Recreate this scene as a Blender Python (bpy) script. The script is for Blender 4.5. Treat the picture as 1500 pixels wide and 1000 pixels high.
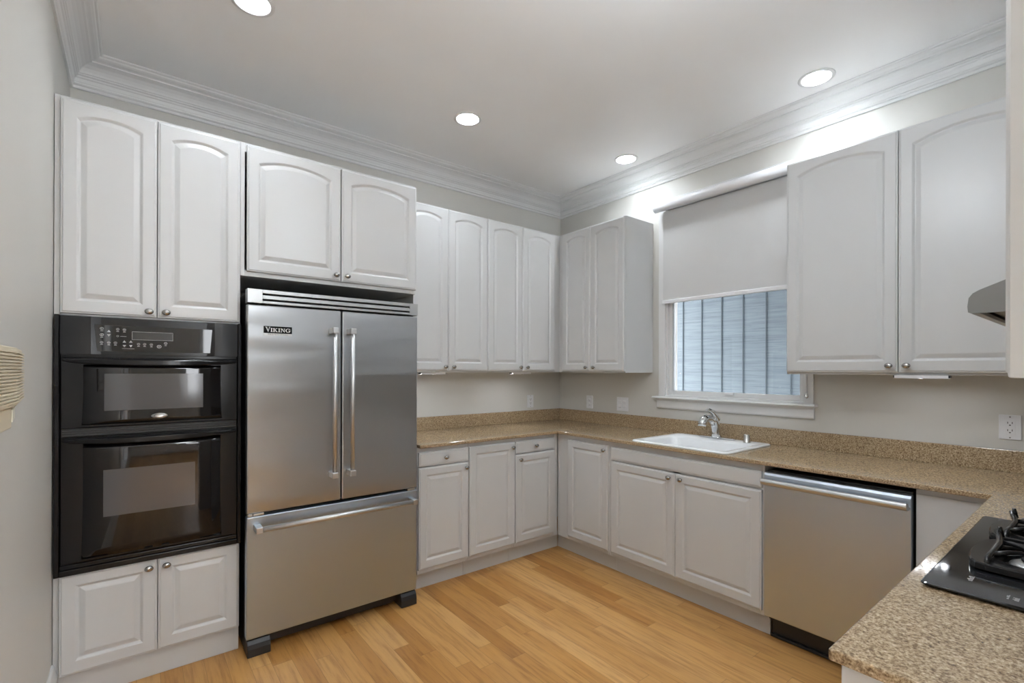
import bpy, bmesh, math, random
from mathutils import Vector, Matrix
random.seed(4)
R = math.radians
PI = math.pi
sc = bpy.context.scene
for o in list(bpy.data.objects):
    bpy.data.objects.remove(o)
COL = sc.collection

# ------------------------------------------------------------------ camera
cam = bpy.data.objects.new('camera', bpy.data.cameras.new('camera'))
COL.objects.link(cam)
cam.data.sensor_width = 36
cam.data.lens = 703.89 * 36 / 1500
cam.data.shift_y = 40.6 / 1500
cam.data.clip_start = 0.02
cam.matrix_world = Matrix.Translation((-3.1502, -3.2778, 1.3732)) @ Matrix.Rotation(R(-38.1454), 4, 'Z') @ Matrix.Rotation(R(90.0658), 4, 'X') @ Matrix.Rotation(R(0.1608), 4, 'Z')
sc.camera = cam

# ------------------------------------------------------------------ light and exposure
w = bpy.data.worlds.new('World')
sc.world = w
w.use_nodes = True
w.node_tree.nodes['Background'].inputs[0].default_value = (0.93, 0.96, 1.0, 1)
w.node_tree.nodes['Background'].inputs[1].default_value = 3.4
sc.view_settings.view_transform = 'Standard'
sc.view_settings.look = 'None'
sc.view_settings.gamma = 1
sc.view_settings.exposure = 2.5
CAN_POWER = 29.0
GLOBE_POWER = 14.0      # emission strength of the added globe fill lamps
UCL_POWER = 34.0

# ------------------------------------------------------------------ materials
def mat(name, col=(.8, .8, .8), rough=.5, metal=0, **k):
    m = bpy.data.materials.new(name)
    m.use_nodes = True
    b = m.node_tree.nodes['Principled BSDF']
    b.inputs['Base Color'].default_value = (*col, 1)
    b.inputs['Roughness'].default_value = rough
    b.inputs['Metallic'].default_value = metal
    for n, v in k.items():
        n = n.replace('_', ' ')
        b.inputs[n].default_value = v
    return m

class NT:
    def __init__(s, m):
        s.m = m; s.t = m.node_tree; s.b = s.t.nodes['Principled BSDF']
    def n(s, typ, **k):
        x = s.t.nodes.new(typ)
        for a, v in k.items(): setattr(x, a, v)
        return x
    def l(s, a, b): s.t.links.new(a, b)
    def math(s, op, a, b=None, c=None):
        x = s.n('ShaderNodeMath', operation=op)
        for i, v in enumerate((a, b, c)):
            if v is None: continue
            if isinstance(v, (int, float)): x.inputs[i].default_value = v
            else: s.l(v, x.inputs[i])
        return x.outputs[0]
    def coord(s, scale=(1, 1, 1), out='Object'):
        tc = s.n('ShaderNodeTexCoord'); mp = s.n('ShaderNodeMapping')
        s.l(tc.outputs[out], mp.inputs[0]); mp.inputs['Scale'].default_value = scale
        return mp.outputs[0]
    def noise(s, vec, scale, detail=3, rough=.5):
        x = s.n('ShaderNodeTexNoise'); s.l(vec, x.inputs['Vector'])
        x.inputs['Scale'].default_value = scale; x.inputs['Detail'].default_value = detail
        x.inputs['Roughness'].default_value = rough
        return x.outputs['Fac']
    def ramp(s, fac, stops, interp='LINEAR'):
        x = s.n('ShaderNodeValToRGB'); s.l(fac, x.inputs[0]); e = x.color_ramp.elements
        x.color_ramp.interpolation = interp
        while len(e) < len(stops): e.new(.5)
        for i, (p, c) in enumerate(stops):
            e[i].position = p; e[i].color = (*c, 1)
        return x.outputs[0]
    def bump(s, h, strength=.1, dist=.001):
        x = s.n('ShaderNodeBump'); s.l(h, x.inputs['Height'])
        x.inputs['Strength'].default_value = strength; x.inputs['Distance'].default_value = dist
        s.l(x.outputs[0], s.b.inputs['Normal'])

def wallmat(name, col, rough=.55):
    m = mat(name, col, rough); t = NT(m)
    v = t.coord()
    c = t.ramp(t.noise(v, 1.3, 2), [(.3, tuple(x * .97 for x in col)), (.7, tuple(min(1, x * 1.02) for x in col))])
    t.l(c, t.b.inputs['Base Color'])
    t.bump(t.noise(v, 260, 2), .08, .0006)
    return m
M_wall = wallmat('greige_wall_paint', (.625, .61, .575), .5)
M_ceil = wallmat('ceiling_paint', (.90, .90, .90), .45)
M_trim = wallmat('white_trim_paint', (.74, .74, .74), .3)
def cabmat():
    m = mat('white_cabinet_foil', (.61, .615, .62), .32); t = NT(m)
    t.bump(t.noise(t.coord((1, 1, .25)), 180, 2), .05, .0005)
    return m
M_cab = cabmat()
M_dark = mat('dark_gap', (.02, .02, .02), .6)
M_black = mat('black_gloss_enamel', (.008, .008, .009), .16, Specular_IOR_Level=.28)
M_blackmat = mat('black_plastic', (.02, .02, .022), .38)
M_blackglass = mat('black_glass', (.005, .005, .006), .03, Specular_IOR_Level=.38)
M_chrome = mat('chrome', (.75, .76, .77), .08, 1)
M_nickel = mat('brushed_nickel', (.42, .41, .40), .22, 1)
M_plate = mat('white_plastic', (.78, .78, .80), .3)
M_slot = mat('dark_slot', (.05, .05, .05), .5)
M_mark = mat('grey_print', (.42, .42, .43), .5)
M_marklight = mat('white_print', (.75, .75, .75), .5)
M_porc = mat('white_porcelain', (.86, .87, .88), .1)
M_beige = mat('beige_plastic', (.70, .62, .47), .42)
M_iron = mat('cast_iron_enamel', (.014, .014, .015), .16)
M_bronze = mat('satin_metal', (.60, .60, .59), .3, 1)

def steelmat(name, axis, col=(.50, .505, .51), rough=.27, wav=0.0):
    m = mat(name, col, rough, 1); t = NT(m)
    sc_ = [500, 500, 500]; sc_['xyz'.index(axis)] = 3
    v = t.coord(tuple(sc_))
    g = t.noise(v, 1, 2)
    r = t.n('ShaderNodeMapRange'); t.l(g, r.inputs[0])
    r.inputs[3].default_value = rough - .02; r.inputs[4].default_value = rough + .03
    t.l(r.outputs[0], t.b.inputs['Roughness'])
    t.b.inputs['Anisotropic'].default_value = .55
    h = t.math('MULTIPLY', g, .000008)
    if wav:
        v2 = t.coord((.6, .6, 4.0))
        h = t.math('ADD', h, t.math('MULTIPLY', t.noise(v2, 1.6, 1), wav))
    x = t.n('ShaderNodeBump'); t.l(h, x.inputs['Height']); x.inputs['Strength'].default_value = 1; x.inputs['Distance'].default_value = 1
    t.l(x.outputs[0], t.b.inputs['Normal'])
    return m
M_steel = steelmat('brushed_stainless_steel', 'x', col=(.48, .495, .515), wav=.011, rough=.29)
M_steel_plain = steelmat('brushed_stainless_plain', 'x', col=(.47, .475, .48), rough=.34)
M_steel_low = steelmat('brushed_stainless_drawer', 'x', col=(.47, .54, .63), rough=.42)  # cooler tint than the doors, to offset the warm floor reflection
M_steel_y = steelmat('brushed_stainless_dishwasher', 'z', col=(.55, .61, .69), rough=.42)  # blue tint put in against the orange reflected from the floor
M_steel_bar = mat('stainless_bar', (.60, .605, .61), .4, 1)

def granite():
    m = mat('speckled_brown_granite', (.3, .22, .14), .10); t = NT(m)
    v = t.coord()
    n1 = t.noise(v, 170, 4, .7)
    base = t.ramp(n1, [(.28, (.05, .031, .017)), (.39, (.22, .145, .078)), (.52, (.43, .315, .188)), (.68, (.68, .55, .385))])
    vo = t.n('ShaderNodeTexVoronoi'); t.l(v, vo.inputs['Vector']); vo.inputs['Scale'].default_value = 230
    sp = t.ramp(vo.outputs['Color'], [(.0, (.55, .50, .48)), (.4, (1, 1, 1)), (.9, (1.0, 1, 1)), (1, (1.45, 1.4, 1.3))])
    mx = t.n('ShaderNodeMix', data_type='RGBA', blend_type='MULTIPLY'); mx.inputs['Factor'].default_value = .85
    t.l(base, mx.inputs['A']); t.l(sp, mx.inputs['B'])
    t.l(mx.outputs['Result'], t.b.inputs['Base Color'])
    return m
M_granite = granite()

def woodfloor():
    m = mat('oak_strip_floor', (.5, .3, .12), .34, Specular_IOR_Level=.35); t = NT(m)
    tc = t.n('ShaderNodeTexCoord'); sp = t.n('ShaderNodeSeparateXYZ'); t.l(tc.outputs['Object'], sp.inputs[0])
    X, Y = sp.outputs[0], sp.outputs[1]
    rx = t.math('DIVIDE', X, .0826); row = t.math('FLOOR', rx)
    wn = t.n('ShaderNodeTexWhiteNoise', noise_dimensions='1D'); t.l(row, wn.inputs['W'])
    ly = t.math('ADD', t.math('DIVIDE', Y, .95), t.math('MULTIPLY', wn.outputs['Value'], 13.0))
    colr = t.math('FLOOR', ly)
    cx = t.n('ShaderNodeCombineXYZ'); t.l(row, cx.inputs[0]); t.l(colr, cx.inputs[1])
    w2 = t.n('ShaderNodeTexWhiteNoise', noise_dimensions='2D'); t.l(cx.outputs[0], w2.inputs['Vector'])
    plank = t.ramp(w2.outputs['Value'], [(0, (.42, .190, .045)), (.25, (.54, .275, .080)), (.6, (.61, .335, .115)), (.85, (.66, .38, .145)), (1, (.48, .23, .06))])
    # grain
    cv = t.n('ShaderNodeCombineXYZ')
    t.l(t.math('ADD', t.math('MULTIPLY', X, 30), t.math('MULTIPLY', w2.outputs['Value'], 50)), cv.inputs[0])
    t.l(t.math('MULTIPLY', Y, 2.2), cv.inputs[1]); t.l(t.math('MULTIPLY', w2.outputs['Value'], 37), cv.inputs[2])
    g = t.noise(cv.outputs[0], 1.6, 6, .62)
    gr = t.ramp(g, [(.28, (.66, .58, .50)), (.5, (.97, .96, .95)), (.75, (1.08, 1.08, 1.08))])
    mx = t.n('ShaderNodeMix', data_type='RGBA', blend_type='MULTIPLY'); mx.inputs['Factor'].default_value = 1
    t.l(plank, mx.inputs['A']); t.l(gr, mx.inputs['B'])
    fx = t.math('FRACT', rx); fy = t.math('FRACT', ly)
    ex = t.math('MINIMUM', fx, t.math('SUBTRACT', 1, fx)); ey = t.math('MINIMUM', fy, t.math('SUBTRACT', 1, fy))
    gx = t.math('GREATER_THAN', ex, .010); gy = t.math('GREATER_THAN', ey, .0011)
    gap = t.math('MULTIPLY', gx, gy)
    dk = t.math('ADD', t.math('MULTIPLY', gap, .38), .62)
    m2 = t.n('ShaderNodeMix', data_type='RGBA', blend_type='MULTIPLY'); m2.inputs['Factor'].default_value = 1
    cc = t.n('ShaderNodeCombineColor')
    for i in range(3): t.l(dk, cc.inputs[i])
    t.l(mx.outputs['Result'], m2.inputs['A']); t.l(cc.outputs[0], m2.inputs['B'])
    t.l(m2.outputs['Result'], t.b.inputs['Base Color'])
    t.bump(gap, .25, .0006)
    return m
M_floor = woodfloor()

def siding():
    m = mat('blue_grey_siding', (.42, .56, .66), .7); t = NT(m)
    v = t.coord((1, 2.2, 60))
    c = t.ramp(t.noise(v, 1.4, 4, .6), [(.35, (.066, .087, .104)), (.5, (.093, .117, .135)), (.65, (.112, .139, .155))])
    t.l(c, t.b.inputs['Base Color'])
    t.bump(t.noise(v, 1.4, 4, .6), .4, .004)
    return m
M_siding = siding()
M_groove = mat('siding_groove', (.055, .072, .084), .8)

def glassmat():
    m = bpy.data.materials.new('window_glass'); m.use_nodes = True; t = m.node_tree
    t.nodes.remove(t.nodes['Principled BSDF'])
    a = t.nodes.new('ShaderNodeBsdfTransparent'); g = t.nodes.new('ShaderNodeBsdfGlossy'); g.inputs['Roughness'].default_value = .02
    x = t.nodes.new('ShaderNodeMixShader'); f = t.nodes.new('ShaderNodeFresnel'); f.inputs['IOR'].default_value = 1.35
    t.links.new(f.outputs[0], x.inputs[0]); t.links.new(a.outputs[0], x.inputs[1]); t.links.new(g.outputs[0], x.inputs[2])
    t.links.new(x.outputs[0], t.nodes['Material Output'].inputs[0])
    return m
M_glass = glassmat()
def fabricmat():
    m = mat('white_shade_fabric', (.80, .80, .80), .8); t = NT(m)
    t.bump(t.noise(t.coord((1, 6, 60)), 12, 2), .15, .0006)
    return m
M_fabric = fabricmat()
M_fabric.node_tree.nodes['Principled BSDF'].inputs['Base Color'].default_value = (.60, .60, .60, 1)
def emis(name, col, s):
    m = mat(name, (.9, .9, .9), .4); b = m.node_tree.nodes['Principled BSDF']
    b.inputs['Emission Color'].default_value = (*col, 1); b.inputs['Emission Strength'].default_value = s
    return m
M_lamp = emis('lamp_lens', (.86, .94, 1), CAN_POWER)
M_led = emis('led_strip', (.90, .95, 1), UCL_POWER)
M_screen = mat('oven_window_screen', (.085, .085, .09), .09, Specular_IOR_Level=.4)
M_disp = mat('oven_display', (.012, .013, .014), .15)
M_filter = mat('hood_filter_metal', (.32, .31, .27), .4, 1)

# ------------------------------------------------------------------ mesh helpers
class MB:
    def __init__(s): s.bm = bmesh.new()
    def box(s, x0, x1, y0, y1, z0, z1):
        x0, x1 = sorted((x0, x1)); y0, y1 = sorted((y0, y1)); z0, z1 = sorted((z0, z1))
        v = [s.bm.verts.new(p) for p in ((x0, y0, z0), (x1, y0, z0), (x1, y1, z0), (x0, y1, z0), (x0, y0, z1), (x1, y0, z1), (x1, y1, z1), (x0, y1, z1))]
        for f in ((0, 3, 2, 1), (4, 5, 6, 7), (0, 1, 5, 4), (1, 2, 6, 5), (2, 3, 7, 6), (3, 0, 4, 7)): s.bm.faces.new([v[i] for i in f])
        return s
    def loops(s, L, cap0=True, cap1=True, closed=False, smooth=False):
        vs = [[s.bm.verts.new(p) for p in l] for l in L]
        n = len(vs[0]); rng = range(len(vs) if closed else len(vs) - 1)
        for i in rng:
            a, b = vs[i], vs[(i + 1) % len(vs)]
            for j in range(n):
                f = s.bm.faces.new((a[j], a[(j + 1) % n], b[(j + 1) % n], b[j])); f.smooth = smooth
        if not closed:
            if cap0: s.bm.faces.new(list(reversed(vs[0])))
            if cap1: s.bm.faces.new(vs[-1])
        return s
    def prism(s, pts, axis, a, b):
        def P(p, t):
            return {'x': (t, p[0], p[1]), 'y': (p[0], t, p[1]), 'z': (p[0], p[1], t)}[axis]
        return s.loops([[P(p, a) for p in pts], [P(p, b) for p in pts]])
    def tube(s, path, r, n=14, cap=True, sx=1.0):
        path = [Vector(p) for p in path]
        rs = r if isinstance(r, (list, tuple)) else [r] * len(path)
        L = []; up = None
        for i, p in enumerate(path):
            d = (path[min(i + 1, len(path) - 1)] - path[max(i - 1, 0)]).normalized()
            if up is None:
                up = Vector((0, 0, 1)) if abs(d.z) < .9 else Vector((0, 1, 0))
            u = (up - d * up.dot(d)).normalized(); up = u; v = d.cross(u)
            L.append([p + (u * math.cos(2 * PI * k / n) + v * math.sin(2 * PI * k / n) * sx) * rs[i] for k in range(n)])
        return s.loops(L, cap, cap, smooth=True)
    def lathe(s, prof, c=(0, 0, 0), axis='z', n=28, sa=1, sb=1, sgn=1):
        # prof: (radius, height)
        L = []
        for r, h in prof:
            ring = []
            for k in range(n):
                a = 2 * PI * k / n; u, v = r * math.cos(a) * sa, r * math.sin(a) * sb
                p = {'z': (u, v, h * sgn), 'y': (u, h * sgn, v), 'x': (h * sgn, u, v)}[axis]
                ring.append(Vector(p) + Vector(c))
            L.append(ring)
        return s.loops(L, True, True, smooth=True)
    def build(s, name, m, parent=None, bev=0, seg=2, loc=None, rz=0, recalc=True, sharp=None):
        if recalc: bmesh.ops.recalc_face_normals(s.bm, faces=s.bm.faces)
        me = bpy.data.meshes.new(name); s.bm.to_mesh(me); s.bm.free()
        me.materials.append(m)
        return link(name, me, parent, bev, seg, loc, rz)

def link(name, me, parent=None, bev=0, seg=2, loc=None, rz=0):
    o = bpy.data.objects.new(name, me); COL.objects.link(o)
    if parent is not None: o.parent = parent
    if loc: o.location = loc
    if rz: o.rotation_euler = (0, 0, rz)
    if bev:
        b = o.modifiers.new('bevel', 'BEVEL'); b.width = bev; b.segments = seg; b.limit_method = 'ANGLE'; b.angle_limit = R(35)
        b.harden_normals = False
    return o

def tag(o, label, cat, group=None, kind=None):
    o['label'] = label; o['category'] = cat
    if group: o['group'] = group
    if kind: o['kind'] = kind
    return o
def struct(o, label=None, cat=None):
    o['kind'] = 'structure'
    if label: o['label'] = label
    if cat: o['category'] = cat
    return o
def empty(name, loc=(0, 0, 0), rz=0):
    o = bpy.data.objects.new(name, None); COL.objects.link(o); o.location = loc; o.rotation_euler = (0, 0, rz)
    o.empty_display_size = .1
    return o

def slab(xs, ys, z0, z1, skip=(), include=None):
    """grid slab with missing cells"""
    mb = MB(); bm = mb.bm; V = {}
    def v(i, j, k):
        if (i, j, k) not in V: V[(i, j, k)] = bm.verts.new((xs[i], ys[j], (z0, z1)[k]))
        return V[(i, j, k)]
    nx, ny = len(xs) - 1, len(ys) - 1
    on = lambda i, j: 0 <= i < nx and 0 <= j < ny and (i, j) not in skip
    for i in range(nx):
        for j in range(ny):
            if not on(i, j): continue
            bm.faces.new((v(i, j, 1), v(i + 1, j, 1), v(i + 1, j + 1, 1), v(i, j + 1, 1)))
            bm.faces.new((v(i, j, 0), v(i, j + 1, 0), v(i + 1, j + 1, 0), v(i + 1, j, 0)))
            for (a, b, di, dj) in (((i, j), (i + 1, j), 0, -1), ((i + 1, j), (i + 1, j + 1), 1, 0), ((i + 1, j + 1), (i, j + 1), 0, 1), ((i, j + 1), (i, j), -1, 0)):
                if not on(i + di, j + dj):
                    bm.faces.new((v(*a, 0), v(*b, 0), v(*b, 1), v(*a, 1)))
    return mb

# ------------------------------------------------------------------ the room
WL, WD, ZC = -3.41, -3.55, 2.94         # left wall x, cooktop wall y, ceiling z
YB = -7.6                                # far wall of the adjoining room
struct(MB().box(WL - .12, .12, YB - .12, .12, -.06, 0).build('floor', M_floor))
CANS = [(-2.758, -.978), (-1.518, -.744), (-.284, -.992), (-.284, -2.260), (-1.50, -2.30), (-2.55, -4.9), (-.9, -4.9), (-2.55, -6.5), (-.9, -6.5)]  # visible lights first, then the added unseen ones
mb = MB(); bm = mb.bm
rect = [bm.verts.new(p) for p in ((WL - .12, YB - .12, ZC), (.15, YB - .12, ZC), (.15, .12, ZC), (WL - .12, .12, ZC))]
eds = [bm.edges.new((rect[i], rect[(i + 1) % 4])) for i in range(4)]
for cx_, cy_ in CANS:
    ring = [bm.verts.new((cx_ + .070 * math.cos(2 * PI * k / 40), cy_ + .070 * math.sin(2 * PI * k / 40), ZC)) for k in range(40)]
    eds += [bm.edges.new((ring[i], ring[(i + 1) % 40])) for i in range(40)]
bmesh.ops.triangle_fill(bm, use_beauty=True, edges=eds)
for i in range(4):      # outer skirt and the top of the slab
    a, b = rect[i].co, rect[(i + 1) % 4].co
    bm.faces.new([bm.verts.new(p) for p in ((a.x, a.y, ZC), (b.x, b.y, ZC), (b.x, b.y, ZC + .1), (a.x, a.y, ZC + .1))])
bm.faces.new([bm.verts.new((v_.co.x, v_.co.y, ZC + .1)) for v_ in rect])
bmesh.ops.remove_doubles(bm, verts=bm.verts, dist=.0001)
struct(mb.build('ceiling', M_ceil))
struct(MB().box(WL - .12, .15, 0, .12, 0, ZC).build('wall_back', M_wall))
LY0, LY1, LZ0, LZ1 = -4.35, -6.3, .1, 2.5   # unseen opening added in the left wall for daylight from the side
mb = slab([YB, LY1, LY0, 0], [0, LZ0, LZ1, ZC], WL - .12, WL, skip={(1, 1)})
for v_ in mb.bm.verts: v_.co = Vector((v_.co.z, v_.co.x, v_.co.y))
struct(mb.build('wall_left', M_wall))
WY0, WY1, WZ0, WZ1 = -1.145, -2.105, 1.176, 2.60
mb = slab([YB, WY1, WY0, 0], [0, WZ0, WZ1, ZC], 0, .15, skip={(1, 1)})
for v_ in mb.bm.verts: v_.co = Vector((v_.co.z, v_.co.x, v_.co.y))
struct(mb.build('wall_right', M_wall))
struct(MB().box(-2.5, 0, WD - .12, WD, 0, ZC).build('wall_partition', M_wall))  # free end lengthened out of view to shade the cooktop-wall cabinet side
# far wall with an opening for the added window behind the camera
FX0, FX1, FZ0, FZ1 = -2.3, -1.0, .9, 2.2
mb = slab([WL, FX0, FX1, 0.0], [0, FZ0, FZ1, ZC], YB - .12, YB, skip={(1, 1)})
for v_ in mb.bm.verts: v_.co = Vector((v_.co.x, v_.co.z, v_.co.y))
struct(mb.build('wall_far', M_wall))

# crown moulding profile: (distance from wall, z)
CP = [(0, 2.789), (.010, 2.789), (.012, 2.793), (.013, 2.801), (.008, 2.804), (.014, 2.808), (.017, 2.813), (.015, 2.818), (.017, 2.823), (.020, 2.838), (.026, 2.843), (.028, 2.848),
      (.024, 2.850), (.031, 2.853), (.034, 2.857), (.031, 2.860), (.037, 2.863), (.041, 2.872), (.050, 2.885), (.064, 2.897), (.080, 2.904), (.089, 2.906), (.089, 2.912), (.095, 2.915), (.106, 2.918), (.116, 2.924), (.120, 2.931), (.127, 2.932), (.131, 2.936), (.131, 2.94), (0, 2.94)]
def crown(name, fn, a, b, m0=True, m1=True):
    """fn(t, d, z) -> point, mitred at the ends by adding / removing d"""
    L0 = [fn(a + (d if m0 else 0), d, z) for d, z in CP]
    L1 = [fn(b - (d if m1 else 0), d, z) for d, z in CP]
    struct(MB().loops([L0, L1]).build(name, M_trim))
crown('trim_1', lambda t, d, z: (t, -d, z), WL, 0)
crown('trim_2', lambda t, d, z: (-d, t, z), WD, 0)
crown('trim_3', lambda t, d, z: (WL + d, t, z), YB, 0, False, True)
crown('trim_4', lambda t, d, z: (t, WD + d, z), -2.5, 0, False, True)
BP = [(0, 0), (.018, 0), (.018, .13), (.012, .15), (.009, .172), (.004, .18), (0, .18)]
struct(MB().loops([[(WL + d, YB, z) for d, z in BP], [(WL + d, -.615, z) for d, z in BP]]).build('baseboard_left', M_trim))
struct(MB().loops([[(WL + .02, YB + d, z) for d, z in BP], [(-.02, YB + d, z) for d, z in BP]]).build('baseboard_far', M_trim))

# window over the sink
wn = struct(empty('window_1', (0, WY1, WZ0)))
def wbox(name, m, y0, y1, x0, x1, z0, z1, bev=.002, parent=wn):
    return MB().box(x0, x1, y0 - WY1, y1 - WY1, z0 - WZ0, z1 - WZ0).build(name, m, parent, bev)
wbox('casing', M_trim, -1.09, -1.148, -.014, 0, 1.176, 2.655)
wbox('casing', M_trim, -2.10, -2.152, -.014, 0, 1.176, 2.655)
wbox('casing', M_trim, -1.148, -2.10, -.014, 0, 2.598, 2.655)
fr = MB()
for a, b, c, d in ((-1.145, -1.160, 1.176, 2.6), (-2.09, -2.105, 1.176, 2.6), (-1.16, -2.09, 2.585, 2.6), (-1.16, -2.09, 1.176, 1.190)):
    fr.box(.0, .11, a - WY1, b - WY1, c - WZ0, d - WZ0)
fr.build('window_frame', M_trim, wn, .002)
def sash(x0, z0, z1):
    s_ = MB(); y0, y1 = -1.160, -2.09
    for a, b, c, d in ((y0, y0 - .026, z0, z1), (y1 + .026, y1, z0, z1), (y0 - .026, y1 + .026, z0, z0 + .032), (y0 - .026, y1 + .026, z1 - .03, z1)):
        s_.box(x0, x0 + .03, a - WY1, b - WY1, c - WZ0, d - WZ0)
    q = s_.build('sash', M_trim, wn, .003)
    MB().box(x0 + .013, x0 + .017, y0 - .02 - WY1, y1 + .02 - WY1, z0 + .025 - WZ0, z1 - .025 - WZ0).build('pane', M_glass, q)
    return q
s1 = sash(.022, 1.190, 1.93)
sash(.055, 1.90, 2.585)
MB().box(.004, .022, -1.60 - WY1, -1.665 - WY1, 1.207 - WZ0, 1.222 - WZ0).build('sash_lift', M_plate, s1, .003)
SP = [(.02, 1.160), (-.052, 1.160), (-.058, 1.164), (-.060, 1.168), (-.056, 1.174), (-.050, 1.176), (.02, 1.176)]
mb = MB(); mb.loops([[(x, -1.058 - WY1, z - WZ0) for x, z in SP], [(x, -2.172 - WY1, z - WZ0) for x, z in SP]]); mb.build('window_sill', M_trim, wn, .002)
AP = [(0, 1.086), (-.012, 1.086), (-.018, 1.092), (-.020, 1.10), (-.020, 1.145), (-.024, 1.150), (-.034, 1.160), (0, 1.160)]
mb = MB(); mb.loops([[(x, -1.079 - WY1, z - WZ0) for x, z in AP], [(x, -2.155 - WY1, z - WZ0) for x, z in AP]]); mb.build('apron', M_trim, wn, .001)

# far window (unseen behind the camera; added to light the rooms)
fw = struct(empty('fill_window_far', (FX0, YB, FZ0)))
W_, H_ = FX1 - FX0, FZ1 - FZ0
mb = MB()
mb.box(0, .06, -.1, .02, 0, H_).box(W_ - .06, W_, -.1, .02, 0, H_).box(.06, W_ - .06, -.1, .02, 0, .06).box(.06, W_ - .06, -.1, .02, H_ - .06, H_)
for i in (1, 2): mb.box(W_ * i / 3 - .04, W_ * i / 3 + .04, -.1, .02, .06, H_ - .06)
mb.build('window_frame', M_trim, fw, .003)
MB().box(.05, W_ - .05, -.05, -.045, .05, H_ - .05).build('pane', M_glass, fw)

lw_ = struct(empty('fill_window_left', (WL, LY1, LZ0)))  # unseen window added to bring daylight onto the sink side
W_, H_ = LY0 - LY1, LZ1 - LZ0
mb = MB()
mb.box(-.1, .015, 0, .05, 0, H_).box(-.1, .015, W_ - .05, W_, 0, H_).box(-.1, .015, .05, W_ - .05, 0, .05).box(-.1, .015, .05, W_ - .05, H_ - .05, H_).box(-.08, -.02, W_ / 2 - .03, W_ / 2 + .03, .05, H_ - .05)
mb.build('window_frame', M_trim, lw_, .003)
MB().box(-.055, -.05, .04, W_ - .04, .04, H_ - .04).build('pane', M_glass, lw_)

# neighbouring house seen through the window
nb = MB().box(1.2, 1.35, -9, 5.2, -1.2, 7.5).build('neighbouring_house_wall', M_siding)  # height raised out of view to shade the passage
tag(nb, 'pale blue grooved siding wall of the house next door, outside the window', 'wall')
for i in range(22):
    y = -.527 + .4 - .2025 * (i - 4)
    MB().box(1.192, 1.2005, y - .003, y + .003, -1.09, 7.5).build('groove', M_groove, nb)
# side path, and an unseen wall added above to shade the passage
tag(MB().box(-.05, .15, YB, 5.2, ZC + .11, 7.3).build('passage_shade_wall', M_siding), 'unseen wall added above the kitchen to shade the side passage', 'wall')
tag(MB().box(.16, 1.185, -9, 5.2, -1.2, -1.1).build('side_path', mat('concrete', (.4, .4, .4), .9)), 'concrete side passage below the window, outside', 'path')

# ------------------------------------------------------------------ roller shade
rs = empty('roller_shade', (0, -1.6, 2.6)); tag(rs, 'white roller shade half lowered over the sink window', 'window shade')
def L_(y, z): return y + 1.6, z - 2.6
mb = MB()
prof = [(-.075 + .033 * math.cos(a) - 0, 2.585 + .034 * math.sin(a)) for a in [2 * PI * k / 24 for k in range(24)]]
prof = [(min(x, -.018) if x > -.06 else x, z) for x, z in prof]
mb.loops([[(x, -1.10 + 1.6, z - 2.6) for x, z in prof], [(x, -2.125 + 1.6, z - 2.6) for x, z in prof]], smooth=True)
mb.build('cassette', M_plate, rs, 0)
MB().box(-.030, -.0285, -1.140 + 1.6, -2.105 + 1.6, 1.895 - 2.6, 2.56 - 2.6).build('fabric', M_fabric, rs)
MB().box(-.038, -.022, -1.138 + 1.6, -2.107 + 1.6, 1.868 - 2.6, 1.896 - 2.6).build('bottom_rail', M_plate, rs, .005, 3)
ch = MB()
for dx in (-.006, .006): ch.tube([(-.022 + dx, -2.118 + 1.6, 2.56 - 2.6), (-.022 + dx, -2.118 + 1.6, 1.225 - 2.6)], .0018, 6)
ch.build('chain', M_plate, rs)
MB().lathe([(.0, 0), (.010, 0), (.011, .004), (.010, .014), (.0, .014)], (-.030, -2.118 + 1.6, 1.222 - 2.6), 'x', 16, 1, 1.5).build('chain_tensioner', M_chrome, rs)

# ------------------------------------------------------------------ cabinets
def arcdoor(w_, h_, arch=False, drawer=False):
    """raised panel slab, x 0..w, z 0..h, face at y=0 looking to -y, back at y=.019"""
    N = 16
    rise = (.012 + .06 * (w_ - .1)) if arch else 0
    def lp(ix, ib, it, y, rs_, k=1.0):
        x0, x1, z0, z1 = ix, w_ - ix, ib, h_ - it
        pts = [(x0, y, z0), (x1, y, z0)]
        for q in range(N + 1):
            u = q / N; x = x1 + (x0 - x1) * u; s_ = 2 * u - 1
            pts.append((x, y, z1 - rs_ * s_ * s_ * (.85 + .15 * s_ * s_)))
        return pts
    t = .019
    mb = MB()
    if drawer:
        L = [lp(0, 0, 0, t, 0), lp(0, 0, 0, .005, 0), lp(.002, .002, .002, .003, 0), lp(.008, .008, .008, .0022, 0), lp(.011, .011, .011, 0, 0)]
    else:
        fx, fb, ft = .049, .052, .046
        L = [lp(0, 0, 0, t, 0), lp(0, 0, 0, .0055, 0), lp(.002, .002, .002, .0035, 0), lp(.006, .006, .006, .0028, 0), lp(.009, .009, .009, 0, 0),
             lp(fx, fb, ft, 0, rise), lp(fx + .003, fb + .003, ft + .003, .0015, rise), lp(fx + .010, fb + .010, ft + .010, .0068, rise), lp(fx + .013, fb + .013, ft + .013, .0072, rise * .98),
             lp(fx + .030, fb + .030, ft + .030, .0015, rise * .9), lp(fx + .033, fb + .033, ft + .033, .0008, rise * .88)]
    mb.loops(L)
    return mb

def knob(parent, x, z):
    MB().lathe([(.004, 0), (.0065, .001), (.0055, .006), (.006, .012), (.013, .016), (.0165, .0195), (.0165, .022), (.013, .0265), (.006, .0285), (.0005, .029)], (x, 0, z), 'y', 22, 1.0, .78, -1).build('knob', M_nickel, parent)

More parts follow.
